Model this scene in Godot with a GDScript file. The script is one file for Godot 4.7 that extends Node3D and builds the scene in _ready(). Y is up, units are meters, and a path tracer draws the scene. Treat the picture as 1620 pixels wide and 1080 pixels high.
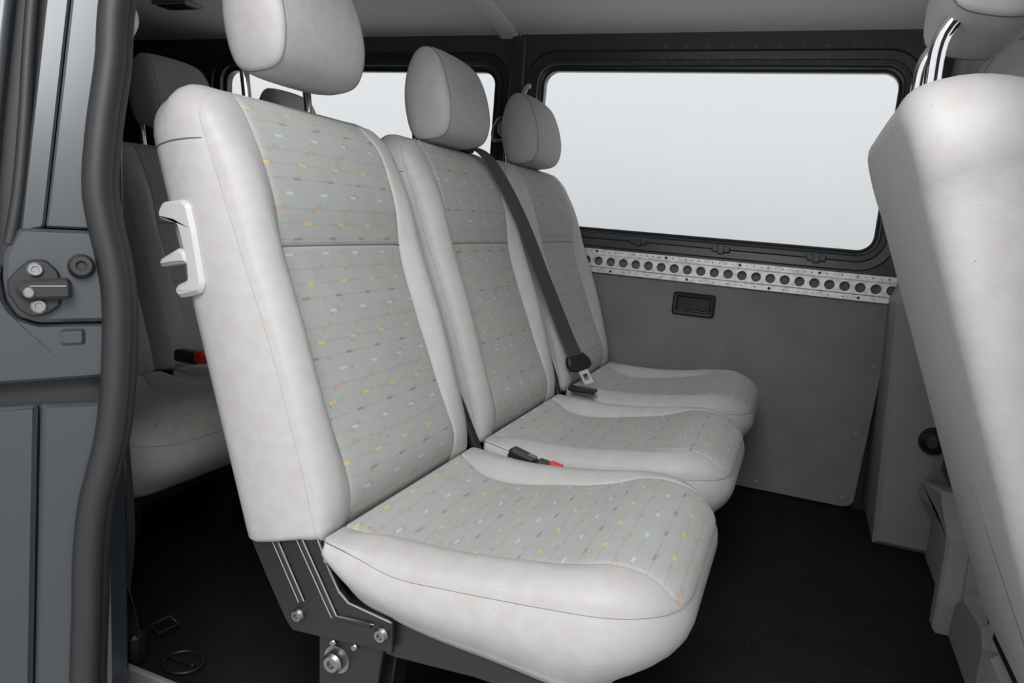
extends Node3D
# A panel van's passenger cabin seen through the open sliding door.
# x runs to the front of the van, y up, -z across the cabin to the far side; metres.

# ------------------------------------------------------------------ mesh builder
class MB:
	var v := PackedVector3Array()
	var uv := PackedVector2Array()
	var idx := PackedInt32Array()
	func vert(p: Vector3, t := Vector2.ZERO) -> int:
		v.append(p)
		uv.append(t)
		return v.size() - 1
	func tri(a: int, b: int, c: int) -> void:
		idx.append(a)
		idx.append(b)
		idx.append(c)
	func face_normal(k: int) -> Vector3:
		return (v[idx[k + 2]] - v[idx[k]]).cross(v[idx[k + 1]] - v[idx[k]])
	# turn the triangles from `start` on so that they face away from `center`
	func orient(start: int, center: Vector3) -> void:
		var s := 0.0
		for k in range(start, idx.size(), 3):
			var c := (v[idx[k]] + v[idx[k + 1]] + v[idx[k + 2]]) / 3.0
			s += face_normal(k).dot(c - center)
		if s < 0.0:
			for k in range(start, idx.size(), 3):
				var t := idx[k + 1]
				idx[k + 1] = idx[k + 2]
				idx[k + 2] = t
	# rows of points with shared (smooth) vertices
	func grid(rows: Array, center: Vector3, closed := false, uvs := []) -> void:
		var base := v.size()
		var start := idx.size()
		var n: int = rows[0].size()
		for r in rows.size():
			for c in n:
				vert(rows[r][c], uvs[r][c] if uvs else Vector2.ZERO)
		for r in rows.size() - 1:
			for c in (n if closed else n - 1):
				var c2 := (c + 1) % n
				var a := base + r * n + c
				var b := base + r * n + c2
				var d := base + (r + 1) * n + c
				var e := base + (r + 1) * n + c2
				tri(a, b, e)
				tri(a, e, d)
		orient(start, center)
	# bands between loops, each band with its own vertices (hard edges)
	func bands(rows: Array, center: Vector3, closed := true) -> void:
		for r in rows.size() - 1:
			grid([rows[r], rows[r + 1]], center, closed)
	func fan(loop: Array, center: Vector3) -> void:
		var start := idx.size()
		var m := Vector3.ZERO
		for p in loop:
			m += p
		m /= loop.size()
		var c := vert(m)
		var base := v.size()
		for p in loop:
			vert(p)
		for i in loop.size():
			tri(c, base + i, base + (i + 1) % loop.size())
		orient(start, center)
	# bevelled box
	func box(c: Vector3, s: Vector3, bev := 0.003, b := Basis.IDENTITY) -> void:
		var h := s / 2.0
		bev = minf(bev, minf(h.x, minf(h.y, h.z)) * 0.9)
		var start := idx.size()
		for ax in 3:
			for sg in [-1.0, 1.0]:
				var q := []
				for k in [[-1, -1], [1, -1], [1, 1], [-1, 1]]:
					var p := Vector3.ZERO
					p[ax] = sg * h[ax]
					p[(ax + 1) % 3] = k[0] * (h[(ax + 1) % 3] - bev)
					p[(ax + 2) % 3] = k[1] * (h[(ax + 2) % 3] - bev)
					q.append(c + b * p)
				quad(q, c)
		for ax in 3:
			var u := (ax + 1) % 3
			var w := (ax + 2) % 3
			for su in [-1.0, 1.0]:
				for sw in [-1.0, 1.0]:
					var q := []
					for e in [[-1, 0], [1, 0], [1, 1], [-1, 1]]:
						var p := Vector3.ZERO
						p[ax] = e[0] * (h[ax] - bev)
						p[u] = su * (h[u] - (bev if e[1] else 0.0))
						p[w] = sw * (h[w] - (0.0 if e[1] else bev))
						q.append(c + b * p)
					quad(q, c)
		for sx in [-1.0, 1.0]:
			for sy in [-1.0, 1.0]:
				for sz in [-1.0, 1.0]:
					var st := idx.size()
					var i0 := vert(c + b * Vector3(sx * h.x, sy * (h.y - bev), sz * (h.z - bev)))
					vert(c + b * Vector3(sx * (h.x - bev), sy * h.y, sz * (h.z - bev)))
					vert(c + b * Vector3(sx * (h.x - bev), sy * (h.y - bev), sz * h.z))
					tri(i0, i0 + 1, i0 + 2)
					orient(st, c)
	func quad(q: Array, c: Vector3) -> void:
		var st := idx.size()
		var i := vert(q[0])
		vert(q[1])
		vert(q[2])
		vert(q[3])
		tri(i, i + 1, i + 2)
		tri(i, i + 2, i + 3)
		orient(st, c)
	# turned shape: profile of [distance along axis, radius] from point p along d
	func lathe(p: Vector3, d: Vector3, prof: Array, segs := 20, smooth := false) -> void:
		d = d.normalized()
		var u := d.cross(Vector3.UP if absf(d.y) < 0.9 else Vector3.RIGHT).normalized()
		var w := d.cross(u)
		var rows := []
		var mid := 0.0
		for e in prof:
			var row := []
			for k in segs:
				var a := TAU * k / segs
				row.append(p + d * e[0] + (u * cos(a) + w * sin(a)) * e[1])
			rows.append(row)
			mid += e[0]
		var c: Vector3 = p + d * (mid / prof.size())
		if smooth:
			grid(rows, c, true)
		else:
			bands(rows, c)
		fan(rows[0], c)
		fan(rows[-1], c)
	func tube(pts: Array, r, segs := 8, loop := false) -> void:
		var rows := []
		var n := pts.size()
		var prev := Vector3.ZERO
		for i in n:
			var t: Vector3
			if loop:
				t = pts[(i + 1) % n] - pts[(i - 1 + n) % n]
			else:
				t = pts[mini(i + 1, n - 1)] - pts[maxi(i - 1, 0)]
			t = t.normalized()
			if i == 0:
				prev = t.cross(Vector3(0.31, 0.87, 0.38)).normalized()
			prev = (prev - t * prev.dot(t)).normalized()
			var w := t.cross(prev)
			var row := []
			var rr: float = r[i] if r is Array else r
			for k in segs:
				var a := TAU * k / segs
				row.append(pts[i] + (prev * cos(a) + w * sin(a)) * rr)
			rows.append(row)
		if loop:
			rows.append(rows[0])
		var start := idx.size()
		var base := v.size()
		for row in rows:
			for p in row:
				vert(p)
		for i in rows.size() - 1:
			for k in segs:
				var k2 := (k + 1) % segs
				var a := base + i * segs + k
				var b := base + i * segs + k2
				tri(a, b, b + segs)
				tri(a, b + segs, a + segs)
		if face_normal(start).dot(v[idx[start]] - pts[0]) < 0.0:
			for k in range(start, idx.size(), 3):
				var t := idx[k + 1]
				idx[k + 1] = idx[k + 2]
				idx[k + 2] = t
		if not loop:
			fan(rows[0], pts[1])
			fan(rows[-1], pts[n - 2])
	# flat band swept along pts, `side` the half-width vector at each point
	func strap(pts: Array, sides: Array, thick: float) -> void:
		var rows := []
		var c := Vector3.ZERO
		for i in pts.size():
			var t: Vector3 = pts[mini(i + 1, pts.size() - 1)] - pts[maxi(i - 1, 0)]
			var nn: Vector3 = t.cross(sides[i]).normalized() * thick * 0.5
			var s: Vector3 = sides[i]
			rows.append([pts[i] + s * 0.94 + nn, pts[i] + s, pts[i] + s * 0.94 - nn, pts[i] - s * 0.94 - nn, pts[i] - s, pts[i] - s * 0.94 + nn])
			c += pts[i]
		for k in 6:
			var two := []
			for i in rows.size():
				two.append([rows[i][k], rows[i][(k + 1) % 6]])
			var start := idx.size()
			grid(two, pts[0])
			var m: Vector3 = (rows[0][k] + rows[0][(k + 1) % 6]) / 2.0
			if face_normal(start).dot(m - pts[0]) < 0.0:
				for q in range(start, idx.size(), 3):
					var t2 := idx[q + 1]
					idx[q + 1] = idx[q + 2]
					idx[q + 2] = t2
		fan(rows[0], pts[1])
		fan(rows[-1], pts[-2])
	# polygon in the plane (o, u, w), extruded by `depth` along n with a bevel on the front edge
	func extrude(poly: PackedVector2Array, o: Vector3, u: Vector3, w: Vector3, depth: Vector3, bev := 0.002) -> void:
		var n := poly.size()
		var ins := PackedVector2Array()
		var sg := 1.0 if not Geometry2D.is_polygon_clockwise(poly) else -1.0
		for i in n:
			var d1 := (poly[i] - poly[(i - 1 + n) % n]).normalized()
			var d2 := (poly[(i + 1) % n] - poly[i]).normalized()
			var m := (Vector2(-d1.y, d1.x) + Vector2(-d2.y, d2.x)) * 0.5 * sg
			var l := maxf(m.length_squared(), 0.25)
			ins.append(poly[i] + m / l * bev)
		var dn := depth.normalized() * bev
		var r0 := []
		var r1 := []
		var r2 := []
		var mid := Vector3.ZERO
		for i in n:
			var p := o + u * poly[i].x + w * poly[i].y
			r0.append(p)
			r1.append(p + depth - dn)
			r2.append(o + u * ins[i].x + w * ins[i].y + depth)
			mid += p / n
		var nn := u.cross(w).normalized()
		for pair in [[r0, r1], [r1, r2]]:
			for i in n:
				var i2 := (i + 1) % n
				var q := [pair[0][i], pair[0][i2], pair[1][i2], pair[1][i]]
				var e: Vector3 = u * (poly[i2] - poly[i]).x + w * (poly[i2] - poly[i]).y
				var out := e.cross(nn) * sg
				var m2: Vector3 = (q[0] + q[2]) / 2.0
				quad(q, m2 - out.normalized() * 0.01 - depth.normalized() * (0.01 if pair[0] == r1 else 0.0))
		var t := Geometry2D.triangulate_polygon(poly)
		for face in [[r0, -1.0], [r2, 1.0]]:
			var st := idx.size()
			var b := v.size()
			for p in face[0]:
				vert(p)
			for k in t:
				idx.append(b + k)
			orient(st, mid + depth * (0.5 - 20.0 * 0.0) - depth.normalized() * face[1] * 0.5)
	func commit() -> ArrayMesh:
		var n := PackedVector3Array()
		n.resize(v.size())
		for k in range(0, idx.size(), 3):
			var f := face_normal(k)
			n[idx[k]] += f
			n[idx[k + 1]] += f
			n[idx[k + 2]] += f
		for i in n.size():
			n[i] = n[i].normalized() if n[i].length_squared() > 0.0 else Vector3.UP
		var arr := []
		arr.resize(Mesh.ARRAY_MAX)
		arr[Mesh.ARRAY_VERTEX] = v
		arr[Mesh.ARRAY_NORMAL] = n
		arr[Mesh.ARRAY_TEX_UV] = uv
		arr[Mesh.ARRAY_INDEX] = idx
		var m := ArrayMesh.new()
		m.add_surface_from_arrays(Mesh.PRIMITIVE_TRIANGLES, arr)
		return m

# ------------------------------------------------------------------ scene helpers
var M := {}
var taken := {}

func numbered(called: String) -> String:
	var n: int = taken.get(called, 0)
	taken[called] = n + 1
	return called if n == 0 else "%s_%03d" % [called, n]

func tag(o: Node, label: String, category: String, group := "") -> Node:
	o.set_meta("label", label)
	o.set_meta("category", category)
	if group:
		o.set_meta("group", group)
	return o

func thing(called: String, label: String, category: String, at := Vector3.ZERO, group := "") -> Node3D:
	var o := Node3D.new()
	o.name = numbered(called)
	add_child(o)
	o.position = at
	tag(o, label, category, group)
	return o

func part(parent: Node, called: String, mb, m: Material, label := "", at := Vector3.ZERO) -> MeshInstance3D:
	var o := MeshInstance3D.new()
	o.name = called if parent != self else numbered(called)
	o.mesh = mb.commit() if mb is MB else mb
	o.material_override = m
	o.cast_shadow = GeometryInstance3D.SHADOW_CASTING_SETTING_ON
	o.position = at
	parent.add_child(o, true)
	if label:
		o.set_meta("label", label)
	return o

func struct(called: String, mb, m: Material, label: String, parent: Node = self) -> MeshInstance3D:
	var o := part(parent, called, mb, m)
	o.set_meta("kind", "structure")
	o.set_meta("label", label)
	return o

func curve(keys: Array, t: float) -> float:
	# smooth interpolation through [t, value] keys
	if t <= keys[0][0]:
		return keys[0][1]
	for i in keys.size() - 1:
		if t <= keys[i + 1][0]:
			var f: float = (t - keys[i][0]) / (keys[i + 1][0] - keys[i][0])
			var a: float = keys[maxi(i - 1, 0)][1]
			var d: float = keys[mini(i + 2, keys.size() - 1)][1]
			return cubic_interpolate_in_time(keys[i][1], keys[i + 1][1], a, d, f, keys[i + 1][0] - keys[i][0], keys[maxi(i - 1, 0)][0] - keys[i][0] if i > 0 else -(keys[i + 1][0] - keys[i][0]), keys[mini(i + 2, keys.size() - 1)][0] - keys[i][0] if i + 2 < keys.size() else 2.0 * (keys[i + 1][0] - keys[i][0]))
	return keys[-1][1]

func smooth_path(pts: Array, per := 8) -> Array:
	var out := []
	for i in pts.size() - 1:
		var a: Vector3 = pts[maxi(i - 1, 0)]
		var d: Vector3 = pts[mini(i + 2, pts.size() - 1)]
		for k in per:
			out.append(pts[i].cubic_interpolate(pts[i + 1], a, d, float(k) / per))
	out.append(pts[-1])
	return out

func smooth_loop(pts: Array, per := 6) -> Array:
	var out := []
	var n := pts.size()
	for i in n:
		for k in per:
			out.append(pts[i].cubic_interpolate(pts[(i + 1) % n], pts[(i - 1 + n) % n], pts[(i + 2) % n], float(k) / per))
	return out

func rrect(x0: float, x1: float, y0: float, y1: float, r: float, z: float, per := 8) -> Array:
	var out := []
	var cs := [Vector2(x1 - r, y1 - r), Vector2(x0 + r, y1 - r), Vector2(x0 + r, y0 + r), Vector2(x1 - r, y0 + r)]
	for k in 4:
		for i in per + 1:
			var a := PI / 2 * (k + float(i) / per)
			out.append(Vector3(cs[k].x + cos(a) * r, cs[k].y + sin(a) * r, z))
	return out

func v2(a: Array) -> PackedVector2Array:
	var o := PackedVector2Array()
	for e in a:
		o.append(Vector2(e[0], e[1]))
	return o

# polygon with its corners rounded off
func round_poly(p: PackedVector2Array, r: float, per := 3) -> PackedVector2Array:
	var o := PackedVector2Array()
	var n := p.size()
	for i in n:
		var a := p[(i - 1 + n) % n] - p[i]
		var b := p[(i + 1) % n] - p[i]
		var q := minf(r, minf(a.length(), b.length()) * 0.4)
		var s := p[i] + a.normalized() * q
		var e := p[i] + b.normalized() * q
		for k in per + 1:
			var t := float(k) / per
			o.append(s.lerp(p[i], t).lerp(p[i].lerp(e, t), t))
	return o

# ------------------------------------------------------------------ materials
func lin(r: float, g: float, b: float) -> Color:
	return Color(r, g, b).linear_to_srgb()

func mat(called: String, c: Color, rough: float, metal := 0.0, spec := 0.5) -> StandardMaterial3D:
	var m := StandardMaterial3D.new()
	m.resource_name = called
	m.albedo_color = c
	m.roughness = rough
	m.metallic = metal
	m.metallic_specular = spec
	M[called] = m
	return m

func noise_tex(seed_: int, freq: float, lo: Color, hi: Color, size := 512, octaves := 4, kind := FastNoiseLite.TYPE_SIMPLEX_SMOOTH, a := 0.0, b := 1.0) -> ImageTexture:
	var n := FastNoiseLite.new()
	n.seed = seed_
	n.noise_type = kind
	n.frequency = freq
	n.fractal_octaves = octaves
	var im := n.get_seamless_image(size, size)
	im.convert(Image.FORMAT_RGB8)
	for y in size:
		for x in size:
			var t := clampf((im.get_pixel(x, y).r - a) / (b - a), 0.0, 1.0)
			im.set_pixel(x, y, lo.lerp(hi, t))
	return ImageTexture.create_from_image(im)

func tri_tex(m: StandardMaterial3D, scale: float) -> void:
	m.uv1_triplanar = true
	m.uv1_scale = Vector3.ONE * scale

# woven seat cloth: fine rules, and rows of short yellow, brown, pale blue and salmon dashes
func cloth_texture() -> ImageTexture:
	var w := 1024
	var h := 1280
	var rng := RandomNumberGenerator.new()
	rng.seed = 41
	var base := Color8(168, 170, 168)
	var n := FastNoiseLite.new()
	n.seed = 5
	n.frequency = 0.006
	n.fractal_octaves = 4
	var im := Image.create(w, h, false, Image.FORMAT_RGB8)
	for y in h:
		for x in w:
			var k := n.get_noise_2d(x, y)
			var wv := 0.02 * (((x >> 1) + (y >> 1)) % 2) + rng.randf_range(-0.025, 0.025)
			var c := base * (1.0 + wv + 0.035 * k)
			# dirt worn into the cloth: warmer where the noise is high
			var d := clampf(k * 2.2 - 0.35, 0.0, 1.0) * 0.16
			c = c.lerp(Color8(140, 132, 118), d)
			im.set_pixel(x, y, c)
	var cols := [Color8(216, 188, 110), Color8(138, 132, 122), Color8(190, 205, 210), Color8(205, 150, 122)]
	var pitch := 44
	var row := 0
	var y0 := 18
	while y0 < h - 6:
		var kind := row % 4
		# thin rule through the row
		for x in w:
			if rng.randf() < 0.92:
				for dy in 2:
					var c0 := im.get_pixel(x, y0 + 3 + dy)
					im.set_pixel(x, y0 + 3 + dy, c0.lerp(Color8(128, 130, 128), 0.42 if kind != 2 else 0.2))
		var shift := (row * 47) % 158
		var x0 := shift - 158
		while x0 < w:
			var jx := x0 + rng.randi_range(-4, 4)
			# grey squares woven behind the dash
			if kind == 3 or rng.randf() < 0.3:
				blend_rect(im, jx - 14, y0 - 9, 26, 16, Color8(150, 152, 150), 0.38)
				blend_rect(im, jx + 18, y0 + 3, 24, 15, Color8(150, 152, 150), 0.34)
			blend_rect(im, jx, y0, 31, 8, cols[kind], [0.9, 0.8, 0.85, 0.65][kind])
			x0 += 158
		row += 1
		y0 += pitch
	for k in 70:
		blend_rect(im, rng.randi_range(0, w - 8), rng.randi_range(0, h - 8), rng.randi_range(3, 8), rng.randi_range(3, 6), Color8(80, 76, 72), 0.38)
	return ImageTexture.create_from_image(im)

func blend_rect(im: Image, x0: int, y0: int, w: int, h: int, c: Color, a: float) -> void:
	for y in range(maxi(y0, 0), mini(y0 + h, im.get_height())):
		for x in range(maxi(x0, 0), mini(x0 + w, im.get_width())):
			im.set_pixel(x, y, im.get_pixel(x, y).lerp(c, a * (0.8 + 0.2 * ((x * 7 + y * 3) % 3) / 2.0)))

func floor_texture() -> ImageTexture:
	var s := 1024
	var rng := RandomNumberGenerator.new()
	rng.seed = 9
	var n := FastNoiseLite.new()
	n.seed = 3
	n.frequency = 0.008
	n.fractal_octaves = 5
	var im := Image.create(s, s, false, Image.FORMAT_RGB8)
	for y in s:
		for x in s:
			var k := 0.5 + 0.5 * n.get_noise_2d(x, y)
			var g := 0.085 + 0.05 * k + rng.randf_range(-0.015, 0.015)
			im.set_pixel(x, y, Color(g, g, g * 1.0))
	for k in 420:
		var g := rng.randf_range(0.25, 0.6)
		blend_rect(im, rng.randi_range(0, s - 3), rng.randi_range(0, s - 3), rng.randi_range(1, 3), rng.randi_range(1, 2), Color(g, g, g * 0.97), 0.8)
	return ImageTexture.create_from_image(im)

func materials() -> void:
	var grain := noise_tex(11, 0.09, Color.BLACK, Color.WHITE, 512, 2, FastNoiseLite.TYPE_CELLULAR)
	var blotch := noise_tex(12, 0.012, Color(0.968, 0.962, 0.955), Color.WHITE, 512, 5, FastNoiseLite.TYPE_SIMPLEX_SMOOTH, 0.1, 0.7)
	var specks := blotch.get_image()
	var rng := RandomNumberGenerator.new()
	rng.seed = 77
	for k in 7:
		blend_rect(specks, rng.randi_range(4, 505), rng.randi_range(4, 505), rng.randi_range(2, 4), rng.randi_range(2, 3), Color(0.5, 0.48, 0.45), 0.7)
	blotch = ImageTexture.create_from_image(specks)
	var m := mat("vinyl", lin(0.438, 0.427, 0.424), 0.58)
	m.albedo_texture = blotch
	m.heightmap_enabled = true
	m.heightmap_texture = grain
	m.heightmap_scale = 0.02
	tri_tex(m, 5.0)
	m = mat("cloth", Color.WHITE, 0.9, 0.0, 0.3)
	m.albedo_texture = cloth_texture()
	m.uv1_scale = Vector3(2.0, 1.6, 1.0)
	for k in 2:
		var c: StandardMaterial3D = m.duplicate()
		c.uv1_offset = Vector3(0.23 + 0.31 * k, 0.37 * (k + 1), 0)
		M["cloth_%s" % ["b", "c"][k]] = c
	mat("thread", lin(0.14, 0.135, 0.13), 0.8)
	mat("pale_thread", lin(0.5, 0.49, 0.47), 0.8)
	mat("chrome", lin(0.85, 0.86, 0.88), 0.06, 1.0)
	mat("bright_steel", lin(0.7, 0.7, 0.71), 0.5, 0.4)
	mat("steel", lin(0.26, 0.26, 0.27), 0.38, 1.0)
	m = mat("black_steel", lin(0.010, 0.0105, 0.012), 0.45)
	mat("black_plastic", lin(0.012, 0.012, 0.013), 0.45)
	mat("worn_edge", lin(0.30, 0.30, 0.31), 0.5)
	mat("webbing", lin(0.045, 0.047, 0.050), 0.6)
	mat("red_plastic", lin(0.6, 0.02, 0.015), 0.4)
	mat("grey_plastic", lin(0.50, 0.49, 0.495), 0.45)
	m = mat("trim_plastic", lin(0.27, 0.27, 0.275), 0.6)
	m = mat("paint", lin(0.043, 0.051, 0.059), 0.38, 0.35)
	m.clearcoat_enabled = true
	m.clearcoat = 0.6
	m.clearcoat_roughness = 0.22
	m = mat("rubber", lin(0.016, 0.016, 0.017), 0.55)
	m = mat("board", Color.WHITE, 0.62)
	m.albedo_texture = noise_tex(21, 0.01, lin(0.205, 0.205, 0.211), lin(0.225, 0.225, 0.231), 512, 5, FastNoiseLite.TYPE_SIMPLEX_SMOOTH, 0.2, 0.7)
	tri_tex(m, 1.3)
	m = mat("headliner", lin(0.70, 0.70, 0.705), 0.85)
	m.heightmap_enabled = true
	m.heightmap_texture = grain
	m.heightmap_scale = 0.02
	tri_tex(m, 4.0)
	m = mat("floor_rubber", Color.WHITE, 0.8, 0.0, 0.3)
	m.albedo_texture = floor_texture()
	m.uv1_triplanar = true
	m.uv1_scale = Vector3.ONE * 0.9
	m = mat("aluminium", Color.WHITE, 0.48, 0.75)
	m.albedo_texture = noise_tex(31, 0.02, lin(0.66, 0.66, 0.66), lin(0.88, 0.88, 0.88), 512, 5, FastNoiseLite.TYPE_SIMPLEX_SMOOTH, 0.2, 0.6)
	tri_tex(m, 3.0)
	m = mat("glass", Color(0.85, 0.93, 0.95, 0.05), 0.02, 0.0, 0.15)
	m.transparency = BaseMaterial3D.TRANSPARENCY_ALPHA
	mat("studio_floor", lin(0.8, 0.8, 0.8), 0.7)
	mat("backdrop", lin(0.80, 0.81, 0.82), 0.9)
	mat("white_plastic", lin(0.62, 0.61, 0.58), 0.45)

# ------------------------------------------------------------------ upholstery
# A stuffed pad: a face of size 2*w by length with rounded corners, a cloth insert between two bolsters, and walls behind it.
# p.to3(a, b, h) places across, along and height; p.height(a, b), p.insert(b); p.wall(i, na, nb, a, b, h0) -> [out, h] per ring
func sd_round(a: float, b: float, w: float, l: float, r0: float, r1: float) -> float:
	var r := r1 if b > l / 2 else r0
	var q := Vector2(absf(a) - w + r, absf(b - l / 2) - l / 2 + r)
	return minf(maxf(q.x, q.y), 0.0) + Vector2(maxf(q.x, 0), maxf(q.y, 0)).length() - r

func pad(p: Dictionary) -> Dictionary:
	var w: float = p.w
	var l: float = p.l
	var r0: float = p.r0
	var r1: float = p.r1
	var bs := []
	for k in 7:
		bs.append(r0 * (1.0 - cos(PI / 2 * k / 6.0)))
	var nm := 34
	for k in range(1, nm):
		bs.append(lerpf(r0, l - r1, float(k) / nm))
	for k in 9:
		bs.append(l - r1 + r1 * sin(PI / 2 * k / 8.0))
	var seams: Array = p.get("seams", [])
	for s in seams:
		for d in [-0.005, -0.002, 0.0, 0.002, 0.005]:
			bs.append(s + d)
	bs.sort()
	var gb := [0.0, 0.025, 0.06, 0.14, 0.26, 0.38, 0.5, 0.62, 0.72, 0.81, 0.88, 0.93, 0.97, 1.0]
	var gf := [0.0, 0.008, 0.02]
	for k in range(1, 20):
		gf.append(lerpf(0.0, 1.0, k / 20.0))
	gf.append_array([0.98, 0.992, 1.0])
	var grooves := func(b: float) -> float:
		var g := 0.0
		for s in seams:
			g += 0.0025 * exp(-pow((b - s) / 0.002, 2.0))
		return g
	var half := func(b: float) -> float:
		if b < r0:
			return w - r0 + sqrt(maxf(r0 * r0 - (r0 - b) * (r0 - b), 0.0))
		if b > l - r1:
			return w - r1 + sqrt(maxf(r1 * r1 - (b - l + r1) * (b - l + r1), 0.0))
		return w
	var re: float = p.edge
	var surf := func(a: float, b: float) -> float:
		var e: float = clampf(-sd_round(a, b, w, l, r0, r1) / re, 0.0, 1.0)
		return p.height.call(a, b) - p.drop.call(b) * (1.0 - sqrt(maxf(1.0 - (1.0 - e) * (1.0 - e), 0.0)))
	var near_rows := []
	var far_rows := []
	var cloth_rows := []
	var cloth_uv := []
	var path := 0.0
	var last := Vector3.ZERO
	for i in bs.size():
		var b: float = bs[i]
		var ww: float = half.call(b)
		var ins: float = minf(p.insert.call(b), ww - 0.001)
		var nr := []
		var fr := []
		for k in gb.size():
			var g: float = 0.0032 if k == 0 else (0.0012 if k == 1 else 0.0)
			var a: float = ins + (ww - ins) * gb[k]
			nr.append(p.to3.call(a, b, surf.call(a, b) - g))
			fr.append(p.to3.call(-a, b, surf.call(-a, b) - g))
		near_rows.append(nr)
		far_rows.append(fr)
		var cr := []
		var cu := []
		var q: Vector3 = p.to3.call(0.0, b, surf.call(0.0, b))
		if i > 0:
			path += q.distance_to(last)
		last = q
		for k in gf.size():
			var a: float = lerpf(ins, -ins, gf[k])
			var kk := mini(k, gf.size() - 1 - k)
			var g: float = 0.0032 if kk == 0 else (0.0014 if kk == 1 else 0.0)
			cr.append(p.to3.call(a, b, surf.call(a, b) - g - grooves.call(b)))
			cu.append(Vector2(a + 0.25, -path))
		cloth_rows.append(cr)
		cloth_uv.append(cu)
	var centre: Vector3 = p.to3.call(0.0, l / 2, p.core)
	var out := {}
	var vb := MB.new()
	vb.grid(near_rows, centre)
	var vf := MB.new()
	vf.grid(far_rows, centre)
	var cb := MB.new()
	cb.grid(cloth_rows, centre, false, cloth_uv)
	# outline of the face, for the walls and the seam
	var loop := []
	for i in bs.size():
		loop.append(Vector2(half.call(bs[i]), bs[i]))
	for k in range(1, 12):
		loop.append(Vector2(lerpf(half.call(l), -half.call(l), k / 12.0), l))
	for i in range(bs.size() - 1, -1, -1):
		loop.append(Vector2(-half.call(bs[i]), bs[i]))
	for k in range(1, 12):
		loop.append(Vector2(lerpf(-half.call(0.0), half.call(0.0), k / 12.0), 0.0))
	var clean := []
	for q in loop:
		if clean.is_empty() or q.distance_to(clean[-1]) > 0.0004:
			clean.append(q)
	if clean[0].distance_to(clean[-1]) < 0.0004:
		clean.pop_back()
	loop = clean
	var n := loop.size()
	var rings := []
	for j in p.rings:
		var ring := []
		for i in n:
			var t: Vector2 = (loop[(i + 1) % n] - loop[(i - 1 + n) % n]).normalized()
			var nn := Vector2(t.y, -t.x)
			var h0: float = surf.call(loop[i].x, loop[i].y)
			var r: Vector2 = p.wall.call(j, nn.x, nn.y, loop[i].x, loop[i].y, h0)
			ring.append(p.to3.call(loop[i].x + nn.x * r.x, loop[i].y + nn.y * r.x, r.y))
		rings.append(ring)
	# close the back towards its middle
	var tail: Array = rings[-1]
	var c := Vector3.ZERO
	for q in tail:
		c += q / n
	for s in [0.85, 0.5, 0.0005]:
		var ring := []
		for q in tail:
			ring.append(c + (q - c) * s)
		rings.append(ring)
	var wb := MB.new()
	wb.grid(rings, centre, true)
	var sb := MB.new()
	var line := []
	for i in n:
		line.append(rings[0][i])
	sb.tube(line, 0.0010, 6, true)
	if seams:
		var xs := MB.new()
		var xl := []
		for k in 25:
			var a: float = lerpf(-p.insert.call(seams[0]), p.insert.call(seams[0]), k / 24.0)
			xl.append(p.to3.call(a, seams[0], surf.call(a, seams[0]) - 0.0018))
		xs.tube(xl, 0.0009, 5)
		out.cross = xs.commit()
	out.bolster = vb.commit()
	out.bolster_far = vf.commit()
	out.cloth = cb.commit()
	out.wall = wb.commit()
	out.seam = sb.commit()
	out.surf = surf
	return out

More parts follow.
